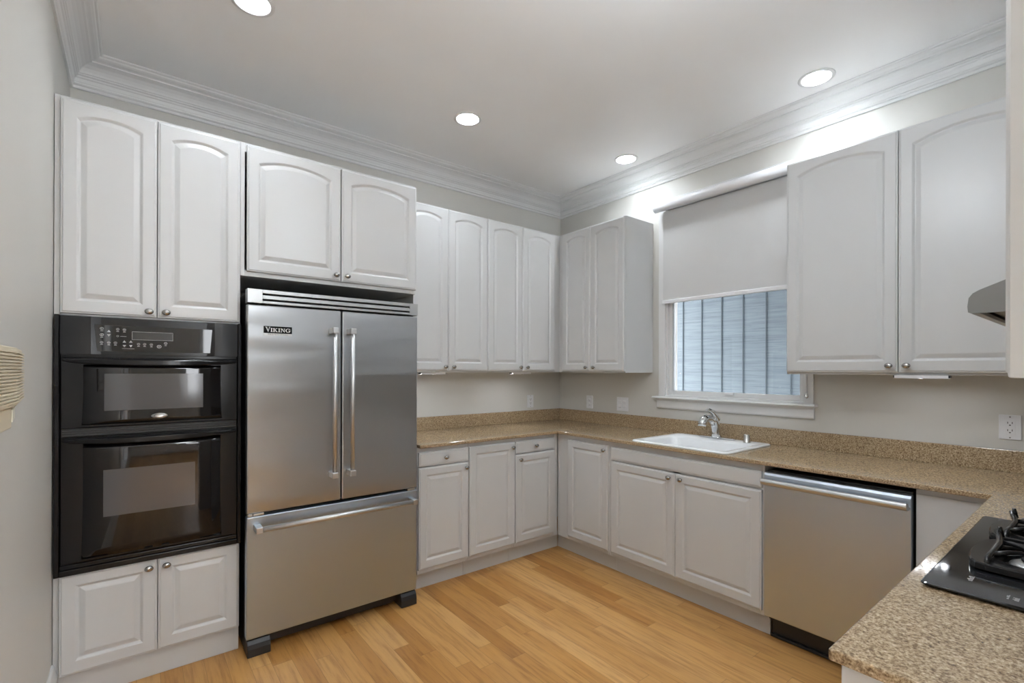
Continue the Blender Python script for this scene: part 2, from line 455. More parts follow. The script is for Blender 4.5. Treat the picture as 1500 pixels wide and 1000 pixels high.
def cabinet(name, label, cat, loc, rz, W, z0, z1, depth, doors=(), drawers=(), toe=None, group=None, fl=0, fr=0, extra_stiles=(), top=True, opening=None, falsefront=(), rails=()):
    """local frame: x left->right seen from the room, wall at y=0, front frame at y=-depth; origin on the floor"""
    r = empty(name, loc, rz); tag(r, label, cat, group)
    F = -depth
    b = MB(); T = .018
    zb = z0
    b.box(0, T, F, -.002, zb, z1).box(W - T, W, F, -.002, zb, z1).box(T, W - T, -.012, -.002, zb, z1).box(T, W - T, F + .02, -.012, zb, zb + T)
    if top: b.box(T, W - T, F + .02, -.012, z1 - T, z1)
    # front frame
    xs0, xs1 = max(T, fl), W - max(T, fr)
    if fl: b.box(T, fl, F, F + .02, zb, z1)
    if fr: b.box(W - fr, W - T, F, F + .02, zb, z1)
    b.box(xs0, xs1, F, F + .02, zb, zb + .03).box(xs0, xs1, F, F + .02, z1 - .045, z1)
    for sx in extra_stiles: b.box(sx - .02, sx + .02, F, F + .02, zb + .03, z1 - .045)
    for a0, a1 in rails: b.box(xs0, xs1, F, F + .02, a0, a1)
    if opening:
        o0, o1 = opening
        b.box(T, W - T, F, -.012, o0 - T, o0).box(T, W - T, F, -.012, o1, o1 + T)
    b.build('body', M_cab, r, .001, 1)
    if toe:
        MB().box(toe[2] if len(toe) > 2 else 0, toe[3] if len(toe) > 3 else W, -toe[0] , -toe[0] + .018, 0, toe[1]).build('toe_kick', M_cab, r, .001, 1)
    for (x0, x1, a0, a1, arch, kn) in doors:
        x0 -= .0006; x1 += .0006
        d = arcdoor(x1 - x0, a1 - a0, arch).build('door', M_cab, r, loc=(x0, F - .0195, a0))
        if kn: knob(d, kn[0] - x0, kn[1] - a0)
    for (x0, x1, a0, a1, kn) in drawers:
        d = arcdoor(x1 - x0, a1 - a0, False, True).build('drawer', M_cab, r, loc=(x0, F - .0195, a0))
        if kn: knob(d, kn[0] - x0, kn[1] - a0)
    for (x0, x1, a0, a1) in falsefront:
        arcdoor(x1 - x0, a1 - a0, False, True).build('false_drawer_front', M_cab, r, loc=(x0, F - .0195, a0))
    return r
A90 = -PI / 2

# tall oven cabinet, x -3.41 .. -2.745
X0 = WL + .002
cabinet('oven_cabinet', 'tall white cabinet against the left wall with the black wall oven built in', 'cabinet', (X0, 0, 0), 0, 3.408 - 2.745, .118, 2.487, .605,
        doors=[(-3.388 - X0, -3.0745 - X0, 1.600, 2.474, True, (-3.101 - X0, 1.624)), (-3.0705 - X0, -2.750 - X0, 1.600, 2.474, True, (-3.040 - X0, 1.624)),
               (-3.388 - X0, -3.0685 - X0, .122, .531, False, (-3.098 - X0, .498)), (-3.0645 - X0, -2.750 - X0, .122, .531, False, (-3.035 - X0, .498))],
        toe=(.590, .120), opening=(.537, 1.590), fl=.022, rails=())
# cabinet above refrigerator, x -2.741 .. -1.787 with side panel reaching the floor
X0 = -2.7445
r = cabinet('refrigerator_cabinet', 'white arched two-door cabinet above the refrigerator', 'cabinet', (X0, 0, 0), 0, 2.7445 - 1.803, 1.832, 2.487, .605,
        doors=[(-2.718 - X0, -2.262 - X0, 1.855, 2.474, True, (-2.290 - X0, 1.885)), (-2.256 - X0, -1.806 - X0, 1.855, 2.474, True, (-2.230 - X0, 1.885))])
MB().box(.942, .9535, -.575, -.002, 0, 2.487).build('side_panel', M_cab, r, .001, 1)

# wall cabinets along the back wall
UT, UB = 2.504, 1.354
X0 = -1.786
cabinet('wall_cabinet', 'white wall cabinet on the back wall, right beside the refrigerator', 'cabinet', (X0, 0, 0), 0, 1.786 - 1.0775, UB, UT, .33,
        doors=[(-1.757 - X0, -1.4185 - X0, 1.366, 2.499, True, (-1.4480 - X0, 1.393)), (-1.4155 - X0, -1.0795 - X0, 1.366, 2.499, True, (-1.380 - X0, 1.393))], fl=.03, group='wall cabinets')
X0 = -1.0765
cabinet('wall_cabinet', 'white wall cabinet on the back wall, in the corner of the room', 'cabinet', (X0, 0, 0), 0, 1.0765, UB, UT, .33,
        doors=[(-1.0755 - X0, -.743 - X0, 1.366, 2.499, True, (-.772 - X0, 1.393)), (-.739 - X0, -.394 - X0, 1.366, 2.499, True, (-.703 - X0, 1.393))], fr=.40, group='wall cabinets')
# on the window wall
Y0 = -.3325
cabinet('wall_cabinet', 'white wall cabinet on the window wall, left of the window', 'cabinet', (0, Y0, 0), A90, 1.03 - .3325, UB, UT, .33,
        doors=[(.385 + Y0, .6945 + Y0, 1.366, 2.499, True, (.666 + Y0, 1.393)), (.6985 + Y0, 1.027 + Y0, 1.366, 2.499, True, (.745 + Y0, 1.393))], fl=.05, group='wall cabinets')
Y0 = -2.135
cabinet('wall_cabinet', 'wide white wall cabinet on the window wall, right of the window', 'cabinet', (0, Y0, 0), A90, 1.04, UB, UT, .33,
        doors=[(2.139 + Y0, 2.624 + Y0, 1.366, 2.499, True, (2.595 + Y0, 1.397)), (2.628 + Y0, 3.113 + Y0, 1.366, 2.499, True, (2.661 + Y0, 1.397))], fr=.06, group='wall cabinets')
# on the cooktop wall (local x runs towards -X)
cabinet('wall_cabinet', 'white wall cabinet on the cooktop wall, at the right edge of the photo', 'cabinet', (-1.823, WD, 0), PI, .377, UB, UT, -3.195 - WD,
        doors=[(.004, .377, 1.364, 2.499, True, (.035, 1.394))], group='wall cabinets')
cabinet('hood_cabinet', 'short white cabinet above the range hood', 'cabinet', (-1.045, WD, 0), PI, .774, 1.66, UT, -3.195 - WD,
        doors=[(.004, .385, 1.672, 2.499, True, (.355, 1.70)), (.389, .770, 1.672, 2.499, True, (.42, 1.70))])
cabinet('wall_cabinet', 'white wall cabinet on the cooktop wall, between the range hood and the corner', 'cabinet', (-.352, WD, 0), PI, .690, UB, UT, -3.195 - WD,
        doors=[(.03, .356, 1.366, 2.499, True, (.33, 1.394)), (.36, .686, 1.366, 2.499, True, (.388, 1.394))], group='wall cabinets')

# base cabinets, back wall
BT = .8925; TK = (.548, .118)
def base(label, loc, rz, W, depth=.61, toe=TK, **k):
    return cabinet('base_cabinet', label, 'cabinet', loc, rz, W, .118, BT, depth, toe=toe, top=False, group='base cabinets', **k)
X0 = -1.790
base('white base cabinet with drawer over door, right beside the refrigerator', (X0, 0, 0), 0, 1.790 - 1.4235,
     drawers=[(.004, -1.4265 - X0, .778, .864, (-1.605 - X0, .821))], doors=[(.004, -1.4265 - X0, .146, .770, False, (-1.452 - X0, .738))], rails=((.76, .79),))
X0 = -1.4225
base('white base cabinet with one full-height door on the back wall', (X0, 0, 0), 0, 1.4225 - 1.0345,
     doors=[(-1.4185 - X0, -1.0375 - X0, .146, .864, False, (-1.066 - X0, .829))])
X0 = -1.0335
base('white base cabinet with drawer over door, in the inner corner', (X0, 0, 0), 0, 1.0335 - .613,
     drawers=[(-1.030 - X0, -.662 - X0, .780, .864, (-.851 - X0, .824))], doors=[(-1.030 - X0, -.655 - X0, .146, .771, False, (-.998 - X0, .736))], fr=.045, rails=((.76, .79),), toe=(.548, .118, 0, .484))
# window wall
Y0 = -.6
base('white corner base cabinet with one full-height door under the window wall counter', (0, -.6125, 0), A90, .517,
     doors=[(.1225, .5045, .146, .858, False, (.4805, .827))], fl=.118, toe=(.548, .118, -.063, .517))
base('wide white sink cabinet with two doors under the sink', (0, -1.1305, 0), A90, 2.1435 - 1.1305,
     falsefront=[(1.146 - 1.1305, 2.133 - 1.1305, .772, .856)], doors=[(1.146 - 1.1305, 1.630 - 1.1305, .146, .760, False, (1.599 - 1.1305, .732)), (1.634 - 1.1305, 2.133 - 1.1305, .146, .760, False, (1.677 - 1.1305, .732))], rails=((.75, .79),), extra_stiles=(.5,))
r = base('white blank-fronted base cabinet between dishwasher and cooktop counter', (0, -2.7485, 0), A90, .80, fr=.55, fl=.05, toe=(.548, .118, 0, .26))
MB().box(.002, .25, -.618, -.6105, .12, .868).build('blank_panel', M_cab, r, .001, 1)
# cooktop run (faces +Y, hidden side)
cabinet('base_cabinet', 'white end base cabinet carrying the end of the cooktop counter', 'cabinet', (-1.4305, WD, 0), PI, .785, .10, BT, -3.0 - WD, toe=(.50, .10), top=False, group='base cabinets',
        doors=[(.01, .39, .13, .76, False, (.36, .73)), (.395, .775, .13, .76, False, (.42, .73))], falsefront=[(.01, .775, .775, .862)], rails=((.755, .785),), extra_stiles=(.39,))
rr = [o for o in COL.objects if o.get('label', '') == 'white end base cabinet carrying the end of the cooktop counter'][0]
o = MB().box(.7855, .794, -.004, -.562, .852, .890).build('trim_strip', M_cab, rr, .001, 1)
cabinet('base_cabinet', 'white drawer base cabinet under the far half of the cooktop', 'cabinet', (-.622, WD, 0), PI, .8075, .10, BT, -3.0 - WD, toe=(.50, .10), top=False, group='base cabinets',
        drawers=[(.01, .797, .13, .36, (.40, .245)), (.01, .797, .37, .60, (.40, .485)), (.01, .797, .61, .862, (.40, .74))], rails=((.355, .375), (.595, .615)))

# ------------------------------------------------------------------ countertop
ct = MB
xs = [-2.245, -1.788, -.648, -.585, -.115, -.002]
ys = [WD + .002, -2.975, -1.915, -1.335, -.648, -.002]
skip = set()
for i in range(5):
    for j in range(5):
        cx_, cy_ = (xs[i] + xs[i + 1]) / 2, (ys[j] + ys[j + 1]) / 2
        ok = cx_ > -.648 or cy_ < -2.975 or (cy_ > -.648 and cx_ > -1.788)
        if -.585 < cx_ < -.115 and -1.915 < cy_ < -1.335: ok = False
        if not ok: skip.add((i, j))
cnt = slab(xs, ys, .8935, .914, skip).build('countertop', M_granite, None, .004, 3)
tag(cnt, 'brown speckled granite counter running in a U around the kitchen', 'countertop')
MB().box(-1.788, -.002, -.022, -.002, .914, 1.014).build('backsplash', M_granite, cnt, .002)
MB().box(-.022, -.002, WD + .003, -.0225, .914, 1.014).build('backsplash', M_granite, cnt, .002)
MB().box(-2.245, -.0225, WD + .002, WD + .022, .914, 1.014).build('backsplash', M_granite, cnt, .002)

# ------------------------------------------------------------------ sink
sk = empty('sink', (-.35, -1.625, .914)); tag(sk, 'white drop-in sink set in the granite below the window', 'sink')
def rr_(x0, x1, y0, y1, r, z, n=6):
    pts = []
    for cx_, cy_, a0 in ((x1 - r, y1 - r, 0), (x0 + r, y1 - r, 90), (x0 + r, y0 + r, 180), (x1 - r, y0 + r, 270)):
        for k in range(n + 1):
            a = R(a0 + 90 * k / n); pts.append((cx_ + r * math.cos(a) + .35, cy_ + r * math.sin(a) + 1.625, z - .914))
    return pts
sx0, sx1, sy0, sy1 = -.626, -.075, -1.949, -1.303
L = [rr_(sx0 + .01, sx1 - .01, sy0 + .01, sy1 - .01, .03, .9145), rr_(sx0, sx1, sy0, sy1, .035, .9145), rr_(sx0, sx1, sy0, sy1, .035, .919), rr_(sx0 + .004, sx1 - .004, sy0 + .004, sy1 - .004, .033, .924),
     rr_(sx0 + .012, sx1 - .012, sy0 + .012, sy1 - .012, .03, .926), rr_(sx0 + .032, sx1 - .036, sy0 + .035, sy1 - .035, .03, .925), rr_(sx0 + .046, sx1 - .130, sy0 + .045, sy1 - .045, .05, .922),
     rr_(sx0 + .054, sx1 - .140, sy0 + .053, sy1 - .053, .06, .908), rr_(sx0 + .066, sx1 - .15, sy0 + .066, sy1 - .066, .065, .80), rr_(sx0 + .085, sx1 - .17, sy0 + .085, sy1 - .085, .06, .745), rr_(sx0 + .12, sx1 - .20, sy0 + .12, sy1 - .12, .05, .735)]
mb = MB(); mb.loops(L, cap0=False, smooth=True); ob = mb.build('basin', M_porc, sk)
MB().lathe([(.045, 0), (.045, .003), (.035, .004), (.03, .001), (.001, .001)], (-.02, 0, .7355 - .914), 'z', 24).build('drain', M_chrome, sk)

# faucet
fc = empty('faucet', (-.125, -1.615, .926)); tag(fc, 'chrome single-lever faucet standing on the back ledge of the sink', 'faucet')
MB().lathe([(.0, .001), (.030, .001), (.031, .004), (.028, .008), (.0, .009)], (0, 0, 0), 'z', 36, .95, 4.2).build('deck_plate', M_chrome, fc)
mb = MB(); mb.tube([(0, 0, .006), (0, 0, .03), (-.002, .002, .06), (-.008, .005, .09), (-.018, .008, .115), (-.03, .01, .135)], [.033, .030, .028, .0285, .030, .027], 20)
mb.build('body', M_chrome, fc)
mb = MB(); mb.tube([(-.008, .005, .085), (-.035, .01, .115), (-.065, .014, .132), (-.095, .018, .136), (-.12, .021, .125), (-.135, .023, .100), (-.138, .023, .085)], [.023, .023, .0225, .0235, .0255, .027, .025], 18)
mb.build('spout', M_chrome, fc)
mb = MB(); mb.tube([(.004, .003, .118), (-.012, .006, .150), (-.035, .009, .172), (-.062, .013, .185), (-.092, .016, .190)], [.027, .024, .018, .013, .008], 16)
mb.build('lever', M_chrome, fc)
ag = MB().lathe([(.0, 0), (.021, 0), (.021, .004), (.018, .006), (.0175, .045), (.016, .049), (.0, .050)], (-.155, -1.83, .9255), 'z', 24).build('air_gap', M_bronze)
tag(ag, 'small satin metal air gap cap beside the faucet', 'air gap')

# ------------------------------------------------------------------ refrigerator
FR0, FR1, FY = -2.731, -1.842, -.711
fg = empty('refrigerator', ((FR0 + FR1) / 2, -.4, 0)); tag(fg, 'stainless steel french-door refrigerator with bottom freezer drawer', 'refrigerator')
ox, oy = (FR0 + FR1) / 2, -.4
def fb(name, m, x0, x1, y0, y1, z0, z1, bev=.002, parent=None, po=(0, 0, 0)):
    return MB().box(x0 - ox - po[0], x1 - ox - po[0], y0 - oy - po[1], y1 - oy - po[1], z0 - po[2], z1 - po[2]).build(name, m, parent or fg, bev)
fb('cabinet', M_blackmat, FR0 + .004, FR1 - .004, -.03, FY + .05, .06, 1.74)
# grille
mb = MB()
g0, g1 = 1.690, 1.757
mb.box(FR0 - ox, FR0 + .065 - ox, FY - .004 - oy, FY + .05 - oy, g0, g1).box(FR1 - .052 - ox, FR1 - ox, FY - .004 - oy, FY + .05 - oy, g0, g1)
for a, b_ in ((g0, g0 + .013), (g0 + .0215, g0 + .040), (g0 + .0485, g1)): mb.box(FR0 + .065 - ox, FR1 - .052 - ox, FY - .002 - oy, FY + .03 - oy, a, b_)
gr = mb.build('grille', M_steel_plain, fg, .0015)
fb('grille_backing', M_dark, FR0 + .06, FR1 - .05, FY + .031, FY + .049, g0 + .002, g1 - .002, 0)
# doors
XM = -2.285
dl = fb('door', M_steel, FR0, XM - .003, FY, FY + .045, .682, 1.682, .006)
dr = fb('door', M_steel, XM + .003, FR1, FY, FY + .045, .682, 1.682, .006)
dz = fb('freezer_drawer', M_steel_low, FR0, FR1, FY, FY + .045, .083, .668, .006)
fb('gasket', M_dark, FR0 + .01, FR1 - .01, FY + .046, FY + .0495, .10, 1.68, 0)
for xa, xb in ((FR0 + .004, FR0 + .025), (FR0 + .028, FR0 + .075), (FR1 - .06, FR1 - .015)):
    fb('hinge', M_bronze, xa, xb, FY - .001, FY + .03, .6695, .6805, .001)
def handle(parent, p0, p1, off=.056, r=.0115):
    d = Vector(p1) - Vector(p0); mb = MB()
    a, b_ = Vector(p0), Vector(p1); o_ = Vector((0, -off, 0))
    u = d.normalized()
    mb.tube([a + o_ + u * .0, b_ + o_ - u * .0], r, 18)
    h = mb.build('handle', M_steel_bar, parent)
    for q, s_ in ((a, 1), (b_, -1)):
        e = MB()
        c = q + u * s_ * .012
        if abs(u.z) > .5: e.box(c.x - .015, c.x + .015, c.y - off - .014, c.y, c.z - .015, c.z + .015)
        else: e.box(c.x - .015, c.x + .015, c.y - off - .014, c.y, c.z - .015, c.z + .015)
        e.build('handle_mount', M_steel_bar, h, .003)
handle(dl, (XM - .052 - ox, FY - oy, .815), (XM - .052 - ox, FY - oy, 1.585))
handle(dr, (XM + .040 - ox, FY - oy, .815), (XM + .040 - ox, FY - oy, 1.585))
handle(dz, (FR0 + .032 - ox, FY - oy, .615), (FR1 - .030 - ox, FY - oy, .615), r=.0135)
# base and feet
fb('base_grille', M_blackmat, FR0 + .05, FR1 - .05, FY + .06, FY + .10, .02, .078)
for xa, xb in ((FR0 + .004, FR0 + .105), (FR1 - .100, FR1 - .004)):
    mb = MB(); y0, y1 = FY - .010 - oy, FY + .10 - oy
    mb.loops([[(x - ox, y0 + .018, .075), (x - ox, y0 + .006, .060), (x - ox, y0, .040), (x - ox, y0, .002), (x - ox, y1, .002), (x - ox, y1, .0805), (x - ox, y0 + .03, .0805)] for x in (xa, xb)])
    mb.build('foot', M_blackmat, fg, .003)
fb('side_foot_rail', M_blackmat, FR0 + .006, FR0 + .05, FY + .1015, -.05, .002, .059)
# badge with lettering (local letters from strokes, x right, z up)
def letters_viking(h):
    P = []
    def q(*p): P.append(list(p))
    s_ = .8
    # V (larger)
    H = 1.0
    q((.02, H), (.30, H), (.30, H - .07), (.02, H - .07)); q((.08, H), (.24, H), (.47, .12), (.40, -.02)); q((.56, H), (.63, H), (.44, -.02), (.37, -.02)); q((.48, H), (.72, H), (.72, H - .07), (.48, H - .07))
    def I(x):
        q((x, s_), (x + .28, s_), (x + .28, s_ - .07), (x, s_ - .07)); q((x, .07), (x + .28, .07), (x + .28, 0), (x, 0)); q((x + .07, s_ - .05), (x + .21, s_ - .05), (x + .21, .05), (x + .07, .05))
    I(.74)
    I(1.07); x = 1.07
    q((x + .46, s_), (x + .55, s_), (x + .27, .38), (x + .20, .40)); q((x + .40, s_), (x + .62, s_), (x + .62, s_ - .07), (x + .40, s_ - .07))
    q((x + .24, .45), (x + .33, .52), (x + .60, .04), (x + .44, .04)); q((x + .38, .07), (x + .67, .07), (x + .67, 0), (x + .38, 0))
    I(1.79)
    x = 2.12
    q((x, s_), (x + .20, s_), (x + .20, s_ - .07), (x, s_ - .07)); q((x, .07), (x + .22, .07), (x + .22, 0), (x, 0)); q((x + .08, s_ - .05), (x + .14, s_ - .05), (x + .14, .05), (x + .08, .05))
    q((x + .07, s_), (x + .23, s_), (x + .58, 0), (x + .50, 0)); q((x + .51, s_ - .05), (x + .57, s_ - .05), (x + .57, .0), (x + .51, .05)); q((x + .42, s_), (x + .66, s_), (x + .66, s_ - .07), (x + .42, s_ - .07))
    # G
    cx_, cz = 3.16, .40
    n = 18; a0, a1 = 48, 330
    for k in range(n):
        A, B = R(a0 + (a1 - a0) * k / n), R(a0 + (a1 - a0) * (k + 1) / n)
        q((cx_ + .34 * math.cos(A), cz + .42 * math.sin(A)), (cx_ + .34 * math.cos(B), cz + .42 * math.sin(B)), (cx_ + .20 * math.cos(B), cz + .34 * math.sin(B)), (cx_ + .20 * math.cos(A), cz + .34 * math.sin(A)))
    q((cx_ + .02, .42), (cx_ + .38, .42), (cx_ + .38, .35), (cx_ + .02, .35)); q((cx_ + .16, .38), (cx_ + .30, .38), (cx_ + .30, .06), (cx_ + .16, .06)); q((cx_ + .24, .82), (cx_ + .30, .82), (cx_ + .30, .54), (cx_ + .24, .58))
    return [[(a * h, b_ * h) for a, b_ in p] for p in P]
bx0, bz0, bw, bh = -2.668 + .007, 1.548, .128, .034
# the fit plane for the badge is the door face
badge = MB().box(bx0 - ox, bx0 + bw - ox, FY - .0035 - oy, FY - oy, bz0, bz0 + bh).build('badge', M_black, dl, .001)
mb = MB(); hh = .0330
k_ = (bw - .012) / (3.56 * .0235)
for p in letters_viking(.0235):
    L = [[(bx0 + .006 + a * k_ - ox, y, bz0 + .0065 + b_ * .98) for a, b_ in p] for y in (FY - .0036 - oy, FY - .0046 - oy)]
    mb.loops(L)
mb.build('lettering', M_marklight, badge, 0)
plate = MB().box(bx0 - ox, bx0 + bw - ox, FY - .0025 - oy, FY - oy, bz0 - .011, bz0 - .0005).build('badge_strip', M_bronze, dl, 0)
def text(s_, size, name, m, parent, loc, rot=(PI / 2, 0, 0), sx=1.0, space=1.0):
    c = bpy.data.curves.new(name, 'FONT'); c.body = s_; c.size = size; c.extrude = .0003; c.space_character = space; c.align_x = 'CENTER'
    t_ = bpy.data.objects.new('tmp', c); COL.objects.link(t_)
    dg = bpy.context.evaluated_depsgraph_get(); dg.update()
    me = bpy.data.meshes.new_from_object(t_.evaluated_get(dg)); bpy.data.objects.remove(t_)
    me.materials.clear(); me.materials.append(m)
    o_ = bpy.data.objects.new(name, me); COL.objects.link(o_); o_.parent = parent; o_.location = loc; o_.rotation_euler = rot; o_.scale = (sx, 1, 1)
    return o_
text('PROFESSIONAL', .009, 'lettering', M_slot, plate, (bx0 + bw / 2 - ox, FY - .003 - oy, bz0 - .0088), sx=1.0, space=1.55)

# ------------------------------------------------------------------ wall oven
OX0, OX1 = -3.404, -2.743
ov = empty('wall_oven', (-3.07, -.4, .537)); tag(ov, 'black double wall oven built into the tall white cabinet', 'oven')
qx, qy, qz = -3.07, -.4, .537
def obx(name, m, x0, x1, y0, y1, z0, z1, bev=.002, parent=ov):
    return MB().box(x0 - qx, x1 - qx, y0 - qy, y1 - qy, z0 - qz, z1 - qz).build(name, m, parent, bev)
obx('cavity_box', M_blackmat, -3.385, -2.768, -.03, -.603, .545, 1.580, 0)
# outer trim frame
mb = MB()
for a in ((OX0, OX0 + .016, .532, 1.592), (OX1 - .016, OX1, .532, 1.592), (OX0 + .016, OX1 - .016, .532, .556)):
    mb.box(a[0] - qx, a[1] - qx, -.606 - qy, -.640 - qy, a[2] - qz, a[3] - qz)
mb.box(OX0 + .016 - qx, OX1 - .016 - qx, -.606 - qy, -.612 - qy, .556 - qz, 1.592 - qz)
mb.box(OX0 + .016 - qx, OX1 - .016 - qx, -.612 - qy, -.632 - qy, .556 - qz, .574 - qz)
mb.build('trim_frame', M_black, ov, .003)
# control panel: slightly concave fascia
x0, x1 = OX0 + .018, OX1 - .018
mb = MB(); n = 20
for s_ in (0,):
    L = []
    for k in range(n + 1):
        u = k / n; x = x0 + (x1 - x0) * u; e = abs(2 * u - 1)
        f = -.640 - .006 * max(0, min(1, (e - .60) / .12))
        L.append([(x - qx, -.6135 - qy, 1.432 - qz), (x - qx, f - qy, 1.432 - qz), (x - qx, f + .002 - qy, 1.588 - qz), (x - qx, -.6135 - qy, 1.592 - qz)])
    mb.loops(L)
cp = mb.build('control_panel', M_black, ov, .001)
gl = obx('control_glass', M_blackglass, -3.285, -2.860, -.6400, -.6418, 1.446, 1.556, .0005, cp)
YF = -.6420
def mark(mb, x, z, r, ring=True):
    n = 14
    ro = [(x + r * 1.15 * math.cos(2 * PI * k / n), z + r * math.sin(2 * PI * k / n)) for k in range(n)]
    ri = [(x + r * .85 * math.cos(2 * PI * k / n), z + r * .7 * math.sin(2 * PI * k / n)) for k in range(n)]
    bm = mb.bm
    a = [bm.verts.new((p[0] - qx, YF - qy, p[1] - qz)) for p in ro]; b = [bm.verts.new((p[0] - qx, YF - qy, p[1] - qz)) for p in ri]
    for k in range(n): bm.faces.new((a[k], a[(k + 1) % n], b[(k + 1) % n], b[k]))
def bar(mb, x, z, w_, h_): mb.box(x - w_ / 2 - qx, x + w_ / 2 - qx, YF - qy, YF - .0003 - qy, z - h_ / 2 - qz, z + h_ / 2 - qz)
mb = MB()
def px2(u, v):   # crop pixel of the control panel close-up -> oven face
    return -3.285 + (u - 150) / (1425 - 150) * .425, 1.553 - (v - 95) / 285 * .103
for u, v, r in ((230, 128, .0055), (230, 200, .0058), (228, 288, .0048), (297, 290, .0048), (362, 290, .0048), (384, 130, .0048), (450, 133, .0048), (594, 298, .0048), (657, 298, .0048), (727, 300, .0050), (810, 322, .0072), (880, 280, .0055)):
    x, z = px2(u, v); mark(mb, x, z, r); bar(mb, x, z, r * .6, r * .5)
    if u != 810: bar(mb, x, z - r - .0045, .0085, .0025)
for u, v, s_ in ((297, 155, 1), (297, 205, -1), (450, 272, 1), (515, 272, 1), (450, 325, -1), (515, 325, -1)):
    x, z = px2(u, v); h_ = .0052
    mb.loops([[(x - .006 - qx, y - qy, z - s_ * h_ * .8 - qz), (x + .006 - qx, y - qy, z - s_ * h_ * .8 - qz), (x - qx, y - qy, z + s_ * h_ - qz)] for y in (YF, YF - .0003)])
x, z = px2(384, 210); mark(mb, x, z, .0035); x, z = px2(440, 212); bar(mb, x, z, .02, .0012)
x, z = px2(490, 356); bar(mb, x, z, .042, .0012)
mb.build('keypad_markings', M_mark, cp)
xa, za = px2(527, 150); xb, zb_ = px2(960, 248)
dsp = obx('display', M_disp, xa, xb, -.6419, -.6426, zb_, za, .0003, cp)
mb = MB(); t_ = .0013
for a in ((xa, xb, za - t_, za), (xa, xb, zb_, zb_ + t_), (xa, xa + t_, zb_ + t_, za - t_), (xb - t_, xb, zb_ + t_, za - t_)):
    mb.box(a[0] - qx, a[1] - qx, -.6427 - qy, -.6431 - qy, a[2] - qz, a[3] - qz)
mb.build('display_border', M_mark, dsp)
def oven_door(z0, z1, badge_=False, win=None):
    x0, x1 = OX0 + .021, OX1 - .019
    # door shell: side cheeks step back along curved lines either side of a proud glass centre
    mb = MB(); n = 28; L = []
    for k in range(n + 1):
        u = k / n; x = x0 + (x1 - x0) * u
        L.append([(x - qx, -.6135 - qy, z0 - qz), (x - qx, -.632 - qy, z0 - qz), (x - qx, -.634 - qy, z0 + .004 - qz), (x - qx, -.634 - qy, z1 - .004 - qz), (x - qx, -.632 - qy, z1 - qz), (x - qx, -.6135 - qy, z1 - qz)])
    mb.loops(L); d = mb.build('door', M_black, ov, .001)
    # proud glass with bowed sides
    zt, zb2 = z1 - .030, z0 + .012
    m_ = 14; Lp = []
    def side(sg):
        p = []
        for k in range(m_ + 1):
            v = k / m_
            off = .052 + .014 * math.sin(PI * v * .5) if sg < 0 else .052 + .014 * math.sin(PI * v * .5)
            x = (x0 + off + .010 * (1 - v)) if sg < 0 else (x1 - off - .010 * (1 - v))
            p.append((x, zb2 + (zt - zb2) * v))
        return p
    ls, rs2 = side(-1), side(1)
    bm = MB(); g_ = []
    for k in range(m_ + 1):
        (xl, z), (xr, _) = ls[k], rs2[k]
        row = [(xl - qx, -.6342 - qy, z - qz)]
        for j in range(13):
            u = j / 12; x = xl + (xr - xl) * (.012 + .976 * u)
            row.append((x - qx, -.6372 - .0045 * (1 - (2 * u - 1) ** 2) - qy, z - qz))
        row.append((xr - qx, -.6342 - qy, z - qz)); g_.append(row)
    vs = [[bm.bm.verts.new(p) for p in r_] for r_ in g_]
    for a in range(m_):
        for b in range(14): f = bm.bm.faces.new((vs[a][b], vs[a][b + 1], vs[a + 1][b + 1], vs[a + 1][b])); f.smooth = True
    # close edges
    bk = [[bm.bm.verts.new((p[0], -.634 - qy + .0005, p[2])) for p in (g_[0] if a == 0 else g_[-1])] for a in (0, 1)]
    for b in range(14):
        bm.bm.faces.new((bk[0][b], bk[0][b + 1], vs[0][b + 1], vs[0][b])); bm.bm.faces.new((vs[-1][b], vs[-1][b + 1], bk[1][b + 1], bk[1][b]))
    gpane = bm.build('door_glass', M_blackglass, d)
    # viewing window (dark perforated screen behind the glass shows as a grey rectangle)
    wx0, wx1, wz0, wz1 = win
    mbw = MB(); nn = 12
    rows = []
    for k in range(nn + 1):
        u = k / nn; x = wx0 + (wx1 - wx0) * u; uu = (x - (x0 + .065)) / (x1 - x0 - .13)
        y = -.6374 - .0045 * (1 - (2 * uu - 1) ** 2)
        rows.append([(x - qx, y - qy, wz0 - qz), (x - qx, y - .0006 - qy, wz0 - qz), (x - qx, y - .0006 - qy, wz1 - qz), (x - qx, y - qy, wz1 - qz)])
    mbw.loops(rows); mbw.build('viewing_window', M_screen, d)
    # bowed full-width handle lip at the top
    L = []; n = 30
    for k in range(n + 1):
        u = k / n; x = x0 + .004 + (x1 - x0 - .008) * u; s_ = 1 - (2 * u - 1) ** 2
        dpt = .012 + .040 * s_ ** .8; hh_ = .014 + .017 * s_ ** .6
        zt2 = z1 - .003; yb = -.6345
        L.append([(x - qx, yb - qy, zt2 - qz), (x - qx, yb - dpt * .8 - qy, zt2 - .001 - qz), (x - qx, yb - dpt - qy, zt2 - .008 - qz), (x - qx, yb - dpt - qy, zt2 - hh_ + .003 - qz),
                  (x - qx, yb - dpt * .85 - qy, zt2 - hh_ - qz), (x - qx, yb - qy, zt2 - hh_ * .8 - qz)])
    mb = MB(); mb.loops(L, smooth=False); mb.build('handle', M_black, d, .0015)
